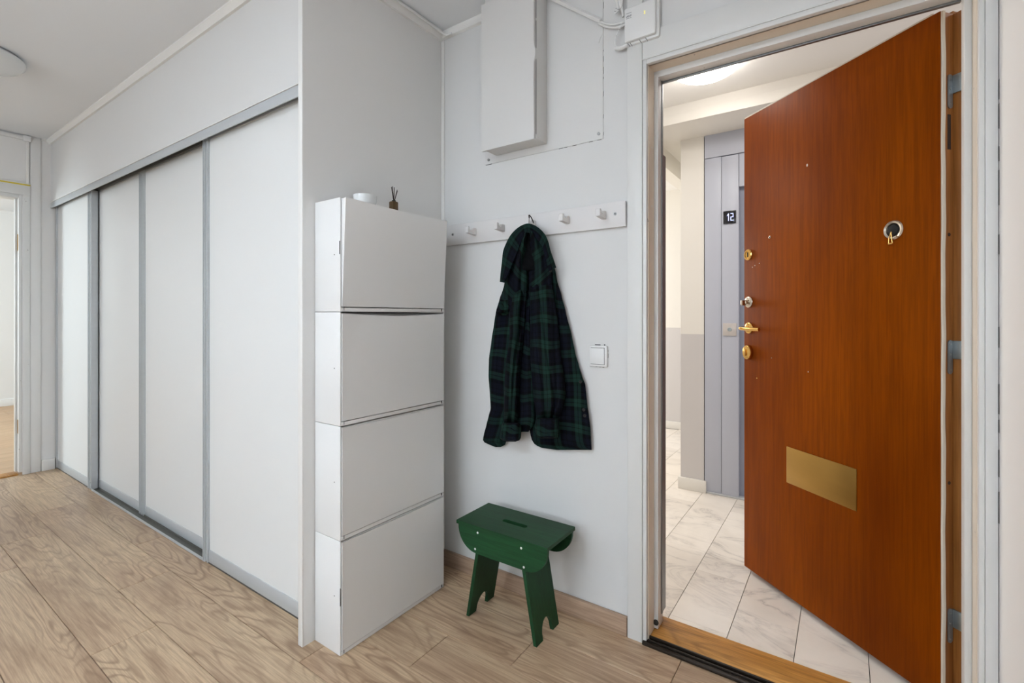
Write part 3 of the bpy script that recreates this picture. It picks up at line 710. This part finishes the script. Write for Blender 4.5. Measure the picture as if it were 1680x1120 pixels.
# ------------------------------------------------------------ entrance door leaf (open into the hallway)
A = math.atan2(.658, -.753)
HPX, HPY = -.374+.753*.8035, 2.4-.658*.8035
dl = thing('entrance_door', 'mahogany veneered entrance door standing open into the stairwell hallway', 'door', (HPX, HPY, .0), A)
# local frame: x from hinge edge to free edge (0..0.8035), y = +inside normal, face at y=0
DW = .8035
def P(u): return DW-u           # u measured from the free edge
def dbox(name, b, mat, bev=0, parent=dl): return obj(name, bx(BM(), *b, bev=bev), mat, parent, local=True)
dbox('leaf', (0, DW, -.050, 0, .022, 2.048), M['mahog'], .0012)
dbox('hinge_edge', (-.0015, 0, -.0495, -.0005, .024, 2.046), M['teak'])
dbox('edge_lip', (-.022, .0, -.078, -.050, .024, 2.046), M['teak'], .001)
dbox('outer_skin', (.0, DW+.01, -.078, -.050, .022, 2.056), M['teak'], .001)
bm = BM(); vs = []
N_ = 60
for i in range(N_+1):
    z = .024+2.022*i/N_; wv = .0022*math.sin(i*.55)+.0014*math.sin(i*1.3+1)
    vs.append([bm.verts.new(p) for p in ((-.0016, -.0015+wv*.3, z), (-.006, -.003+wv*.4, z), (-.007, -.011+wv*.6, z), (-.0016, -.0125+wv, z))])
for a, b_ in zip(vs, vs[1:]):
    for q in range(4): f = bm.faces.new((a[q], a[(q+1) % 4], b_[(q+1) % 4], b_[q])); f.smooth = True
bm.faces.new(vs[0]); bm.faces.new(vs[-1][::-1]); bmesh.ops.recalc_face_normals(bm, faces=bm.faces)
tag(obj('edge_seal', bm, M['seal'], dl, local=True), 'pale rubber seal')
tag(dbox('top_seal', (.02, DW-.001, -.006, -.0005, 2.0482, 2.0535), M['seal'], .001), 'pale rubber seal')
# hinges: leaf plate on the door edge, arm to the frame
for z0 in (1.765, .985, .196):
    hb = BM()
    pts = []
    for i in range(9):
        a = math.pi*i/8; pts.append((-.0345+.009*math.cos(a)-.000, z0+.091+.009*math.sin(a)))
    for i in range(9):
        a = math.pi+math.pi*i/8; pts.append((-.0345+.009*math.cos(a), z0+.009+.009*math.sin(a)))
    prism(hb, pts, 'x', -.0042, -.0014)
    h = obj('hinge', hb, M['greysteel'], dl, local=True)
    hb = BM(); bx(hb, -.030, -.0016, -.0495, -.0435, z0+.045, z0+.098, bev=.001)
    MW[h.name] = MW[dl.name]
    obj('hinge_arm', hb, M['steel'], h, local=True)
    for zz in (z0+.088, z0+.058, z0+.012):
        b = BM(); lathe(b, [(.0032, 0), (.003, -.0012), (.001, -.0013)], (-.0042, -.0345, zz), 'x', 12); obj('hinge_screw', b, M['screw'], h, local=True)
dbox('label_recess', (-.0022, -.0013, -.039, -.026, 1.645, 1.748), M['reed'], .0003)
for z in (1.395, .665): 
    b = BM(); lathe(b, [(.0055, 0), (.005, -.001)], (-.0012, -.033, z), 'x', 14); obj('edge_plug', b, M['reed'], dl, local=True)
def dl_lathe(name, prof, u, z, mat, parent=dl, seg=32, sx=1, sy=1):
    b = BM(); lathe(b, prof, (P(u), 0, z), 'y', seg, sx, sy); return obj(name, b, mat, parent, local=True)
# mechanical bell / viewer ring with hanging brass pull
r = dl_lathe('viewer_ring', [(.030, 0), (.031, .004), (.028, .008), (.022, .006), (.019, .001), (.018, .0005)], .671, 1.430, M['nickel'])
dl_lathe('viewer_mechanism', [(.018, .0006), (.016, .006), (.010, .009), (.003, .0095)], .671, 1.430, M['gap'])
b = BM()
for s in (-1, 1): tube(b, [(P(.671), .012, 1.424), (P(.671)+.004*s, .016, 1.405), (P(.671)+.0062*s, .014, 1.386)], .0014, 8)
tube(b, [(P(.671)-.007, .014, 1.386), (P(.671)+.007, .014, 1.386)], .003, 8)
obj('brass_pull', b, M['brass'], dl, local=True)
dl_lathe('peephole', [(.0055, 0), (.0055, .0016), (.004, .002), (.0032, .0005)], .152, 1.489, M['nickel']); dl_lathe('peephole_lens', [(.0034, .0006), (.001, .0012)], .152, 1.489, M['gap'])
dl_lathe('upper_lock_rosette', [(.024, 0), (.0245, .004), (.021, .007), (.016, .0065), (.015, .004), (.003, .004)], .027, 1.430, M['brass'])
dbox('lock_slot', (P(.029), P(.024), .004, .0055, 1.420, 1.441), M['gap'])
dl_lathe('turn_rosette', [(.024, 0), (.0245, .005), (.021, .008), (.010, .009)], .031, 1.218, M['nickel'])
b = BM(); lathe(b, [(.010, .008), (.010, .022)], (P(.031), 0, 1.218), 'y', 24); bx(b, P(.031)-.006, P(.031)+.006, .02, .042, 1.202, 1.226, bev=.003); obj('thumb_turn', b, M['nickel'], dl, local=True)
dl_lathe('handle_rosette', [(.024, 0), (.0245, .004), (.021, .007), (.010, .008)], .031, 1.102, M['brass'])
b = BM(); tube(b, spline([(P(.031), .006, 1.101), (P(.031), .030, 1.101), (P(.034), .048, 1.101), (P(.050), .053, 1.1), (P(.09), .050, 1.099), (P(.138), .042, 1.098)]), .0078, 14)
obj('door_handle', b, M['brass'], dl, local=True)
dl_lathe('cylinder_guard', [(.022, 0), (.0225, .010), (.020, .016), (.012, .0185), (.004, .019)], .031, .993, M['brass'], sx=1.15, sy=1.5)
dbox('turn_piece', (P(.036), P(.028), .017, .026, .978, 1.008), M['brass'], .003)
dl_lathe('screw', [(.0035, 0), (.003, .0015)], .079, .883, M['brass'])
dl_lathe('screw', [(.002, 0), (.0018, .0015)], .163, .979, M['nickel'])
dl_lathe('paint_chip', [(.006, 0), (.005, .0006)], .340, 1.737, M['seal'], seg=7, sx=.6)
dl_lathe('paint_chip', [(.003, 0), (.0025, .0006)], .345, .941, M['seal'], seg=7, sx=.6)
for (u_, z_) in ((.092, 1.385), (.066, 1.378), (.051, 1.372)): dl_lathe('old_screw_hole', [(.0022, 0), (.002, .0005)], u_, z_, M['seal'], seg=8)
lp = dbox('letter_plate', (P(.545), P(.243), -.0005, .0035, .482, .628), M['brassdull'], .0018); tag(lp, 'plain brushed brass plate')

# ------------------------------------------------------------ hallway beyond the door
hf = struct('floor_hallway', (-3.4, 1.8, YH-.002, 5.05, -.06, -.010), M['grout'], 'pale marble tile floor of the hallway', 'floor')
cols = [-.555+.2075*k for k in range(-14, 12)]
for ci, x0 in enumerate(cols):
    k = ci-14
    off = {-1: 2.084, 0: 2.284, 1: 2.45, -2: 2.30}.get(k, 2.0+((k*5) % 7)*.06)
    y = off-.40*2
    while y < 5.0:
        a, b_ = max(y, YH), min(y+.40, 5.0)
        if y < 3.31 < y+.40 and x0 > -.80: b_ = 3.31
        if b_-a > .02 and not (x0 > -.80 and a > 3.30) and -3.3 < x0 < 1.6:
            bm = BM(); bx(bm, x0+.0012, x0+.2063, a+.0004, b_-.0004, -.010, random.uniform(-.0004, 0.0)); obj('tile', bm, M['marble'], hf, org=(x0, a, 0))
        y += .40
HC = 2.445
struct('ceiling_hallway', (-3.4, 1.8, YH, 5.1, HC, HC+.3), M['hallceil'], 'white ceiling of the hallway', 'ceiling')
hb = struct('trim_9', [(-1.036, 1.8, 3.0, 3.31, 2.332, HC)], M['hallwhite'], 'white boxed beam over the lift front', 'trim')
box1('cover_strip', (-1.036, 1.8, 2.994, 3.0, 2.332, 2.392), M['hallwhite'], hb, .001)
struct('trim_10', [(-1.13, -1.036, 3.0, 5.0, 2.20, HC)], M['hallwhite'], 'white beam along the side corridor', 'trim')
struct('trim_11', [(-1.036, -.9, 3.31, 5.0, 2.332, HC)], M['hallwhite'], 'white ceiling drop behind the lift column', 'trim')
def dadowall(name, b, label):
    x0, x1, y0, y1 = b
    o = struct(name, [(x0, x1, y0, y1, 1.035, 2.445)], M['hallwhite'], label)
    box1('dado', (x0-.0004, x1+.0004, y0-.0004, y1+.0004, 0, 1.035), M['dado'], o)
    return o
dadowall('wall_column', (-.905, -.757, 3.31, 4.2), 'cream white column beside the lift with grey lower part')
bm = BM(); bx(bm, -.920, -.742, 3.296, 3.31, 0, .078, bev=.002); bx(bm, -.919, -.905, 3.31, 4.2, 0, .078, bev=.002); bx(bm, -.757, -.7415, 3.302, 3.32, 0, .078, bev=.002)
tag(obj('baseboard_column', bm, M['hallwhite']), 'white baseboard round the column beside the lift', 'baseboard', kind='structure')
dadowall('wall_corridor', (-3.4, -.757, 5.0, 5.1), 'bright end wall of the side corridor')
tag(box1('baseboard_corridor', (-3.4, -.9, 4.985, 5.0, 0, .075), M['hallwhite'], bev=.002), 'white baseboard at the end of the side corridor', 'baseboard', kind='structure')
struct('wall_hallway', [(-3.5, -3.4, YH, 5.1, 0, 2.7), (1.8, 1.9, YH, 3.4, 0, 2.7)], M['hallwhite'], 'end walls of the hallway')
# lift front
lf = thing('lift_front', 'grey blue enamelled lift front beyond the entrance door', 'lift', (-.3, 3.33, 0))
box1('back_plate', (-.757, 1.79, 3.345, 3.42, 0, 2.34), M['liftdark'], lf)
box1('head_panel', (-.752, 1.79, 3.308, 3.345, 2.183, 2.332), M['lift'], lf, .001)
box1('side_panel', (-.752, -.650, 3.312, 3.345, .012, 2.180), M['lift'], lf, .001)
box1('side_panel', (-.647, -.548, 3.308, 3.345, .012, 2.176), M['lift'], lf, .0015)
box1('door_header', (-.546, 1.0, 3.312, 3.345, 1.972, 2.178), M['lift'], lf, .001)
box1('lift_door', (-.546, .36, 3.372, 3.39, .012, 1.972), M['lift'], lf)
bm = BM(); bx(bm, -.75, 1.0, 3.305, 3.42, 0, .012, bev=.002); obj('lift_sill', bm, M['alu'], lf)
box1('right_panel', (.36, 1.79, 3.312, 3.345, .012, 1.972), M['lift'], lf, .001)
dp = box1('floor_display', (-.637, -.562, 3.300, 3.308, 1.742, 1.824), M['screen'], lf, .003)
def seg(a, c_, z0, z1): box1('digit_segment', (a, c_, 3.2985, 3.3003, z0, z1), M['digit'], dp)
# "12"
zt, zm, zb_ = 1.806, 1.783, 1.760; sw_ = .0034
seg(-.6065, -.6065+sw_, zb_, zt)
sm = BM(); prism(sm, [(-.6065, zt), (-.6065, zt-.006), (-.6135, zt-.016), (-.6135, zt-.011)], 'y', 3.2985, 3.3003); obj('digit_segment', sm, M['digit'], dp)
x0, x1 = -.593, -.577
seg(x0, x1, zt-sw_, zt); seg(x1-sw_, x1, zm, zt-.005); seg(x0, x1, zm-sw_/2, zm+sw_/2); seg(x0, x0+sw_, zb_+.004, zm-.003); seg(x0, x1+.002, zb_, zb_+sw_)
cp = box1('call_plate', (-.640, -.559, 3.302, 3.308, 1.030, 1.110), M['callplate'], lf, .001)
b = BM(); lathe(b, [(.0125, 0), (.0125, -.004), (.010, -.006), (.009, -.004), (.003, -.0045)], (-.599, 3.302, 1.070), 'y', 28); obj('call_button', b, M['steel'], lf)
# hallway ceiling lamp
hl = thing('hallway_ceiling_lamp', 'lit round opal ceiling lamp in the hallway beyond the door', 'ceiling lamp', (-.58, 2.57, HC))
b = BM(); lathe(b, [(.150, HC-.001), (.154, HC-.012), (.152, HC-.020)], (-.58, 2.57, 0), 'z', 64); obj('rim', b, M['lacq'], hl)
b = BM(); lathe(b, [(.152, HC-.020), (.153, HC-.030), (.146, HC-.046), (.125, HC-.058), (.09, HC-.066), (.04, HC-.070), (.005, HC-.071)], (-.58, 2.57, 0), 'z', 64); obj('shade', b, M['lamp_on'], hl)
# hall ceiling lamp (off) at the upper left
cl_ = thing('ceiling_lamp', 'unlit round white ceiling lamp at the upper left edge', 'ceiling lamp', (-3.57, .44, CZ))
b = BM(); lathe(b, [(.185, CZ), (.188, CZ-.006), (.186, CZ-.010)], (-3.57, .44, 0), 'z', 72); obj('base_ring', b, M['print'], cl_)
b = BM(); lathe(b, [(.190, CZ-.008), (.198, CZ-.016), (.196, CZ-.028), (.180, CZ-.045), (.14, CZ-.060), (.08, CZ-.069), (.01, CZ-.072)], (-3.57, .44, 0), 'z', 72); obj('shade', b, M['opal'], cl_)

# ------------------------------------------------------------ green step stool
SX0, SX1, SY0, SY1, SZ = -1.232, -.826, 1.408, 1.612, .370
st = thing('step_stool', 'green stained wooden stool with a slotted seat beside the shoe cabinets', 'stool', ((SX0+SX1)/2, (SY0+SY1)/2, 0))
# seat with a slot: ring of quads between outer rectangle and slot outline
def slotted(x0, x1, y0, y1, z0, z1, cx, cy, hl, hr):
    bm = BM(); n = 48; inn = []; out = []
    for k in range(n):
        a = 2*math.pi*k/n; ca, sa = math.cos(a), math.sin(a)
        px = cx+(hl-hr)*(1 if ca > 1e-9 else -1 if ca < -1e-9 else 0)+hr*ca; py = cy+hr*sa; inn.append((px, py))
        hx, hy = (x1-x0)/2, (y1-y0)/2; s = min(hx/abs(ca) if abs(ca) > 1e-6 else 1e9, hy/abs(sa) if abs(sa) > 1e-6 else 1e9)
        out.append([(x0+x1)/2+ca*s, (y0+y1)/2+sa*s])
    for X in (x0, x1):
        for Y in (y0, y1):
            i = min(range(n), key=lambda q: (out[q][0]-X)**2+(out[q][1]-Y)**2); out[i] = [X, Y]
    V = {}
    for z in (z0, z1):
        V['i', z] = [bm.verts.new((p[0], p[1], z)) for p in inn]; V['o', z] = [bm.verts.new((p[0], p[1], z)) for p in out]
    for k in range(n):
        q = (k+1) % n
        bm.faces.new((V['i', z1][k], V['o', z1][k], V['o', z1][q], V['i', z1][q])); bm.faces.new((V['i', z0][k], V['i', z0][q], V['o', z0][q], V['o', z0][k]))
        bm.faces.new((V['o', z0][k], V['o', z0][q], V['o', z1][q], V['o', z1][k])); bm.faces.new((V['i', z0][k], V['i', z1][k], V['i', z1][q], V['i', z0][q]))
    bmesh.ops.recalc_face_normals(bm, faces=bm.faces)
    return bm
obj('seat', slotted(SX0, SX1, SY0, SY1, SZ-.013, SZ, -1.028, 1.508, .056, .0115), M['green'], st)
def apron(y0, y1):
    R_ = .088; zt_, zb = SZ-.0135, .262; xa, xb = SX0+.004, SX1-.004
    pts = [(xa, zt_)]
    for i in range(13):
        a = math.pi+math.pi/2*i/12; pts.append((xa+R_+R_*math.cos(a), zb+R_+R_*math.sin(a)))
    for i in range(13):
        a = 1.5*math.pi+math.pi/2*i/12; pts.append((xb-R_+R_*math.cos(a), zb+R_+R_*math.sin(a)))
    pts.append((xb, zt_))
    return prism(BM(), pts, 'y', y0, y1)
for a, c_ in ((1.415, 1.427), (1.593, 1.605)): obj('apron', apron(a, c_), M['green'], st)
ya, yb = 1.4285, 1.5915
def leg(sgn):
    """splayed board with an arched cut-out at the foot"""
    zt_ = SZ-.0135
    def xo(z): return (-1.2015+z*.185) if sgn < 0 else (-.8825-z*.185)
    yc = (ya+yb)/2
    pts = [(ya, zt_), (ya+.002, 0), (ya+.046, 0)]
    for i in range(1, 12):
        a = math.pi-math.pi*i/12; pts.append((yc+.036*math.cos(a), .012+.050*math.sin(a)))
    pts += [(yb-.046, 0), (yb-.002, 0), (yb, zt_)]
    bm = BM(); v0 = [bm.verts.new((xo(z), y, z)) for y, z in pts]; v1 = [bm.verts.new((xo(z)-sgn*.0135, y, z)) for y, z in pts]
    n = len(pts)
    bm.faces.new(v0); bm.faces.new(v1[::-1])
    for i in range(n): bm.faces.new((v0[i], v1[i], v1[(i+1) % n], v0[(i+1) % n]))
    bmesh.ops.recalc_face_normals(bm, faces=bm.faces)
    return bm
for s in (-1, 1): obj('leg', leg(s), M['greenv'], st)
for (x, z) in ((-1.133, .342), (-1.145, .278), (-.937, .338), (-.926, .274)):
    b = BM(); lathe(b, [(.0042, 0), (.0042, -.0008), (.0025, -.0016), (.001, -.0016)], (x, 1.415, z), 'y', 14); obj('screw', b, M['ceramic'], st)
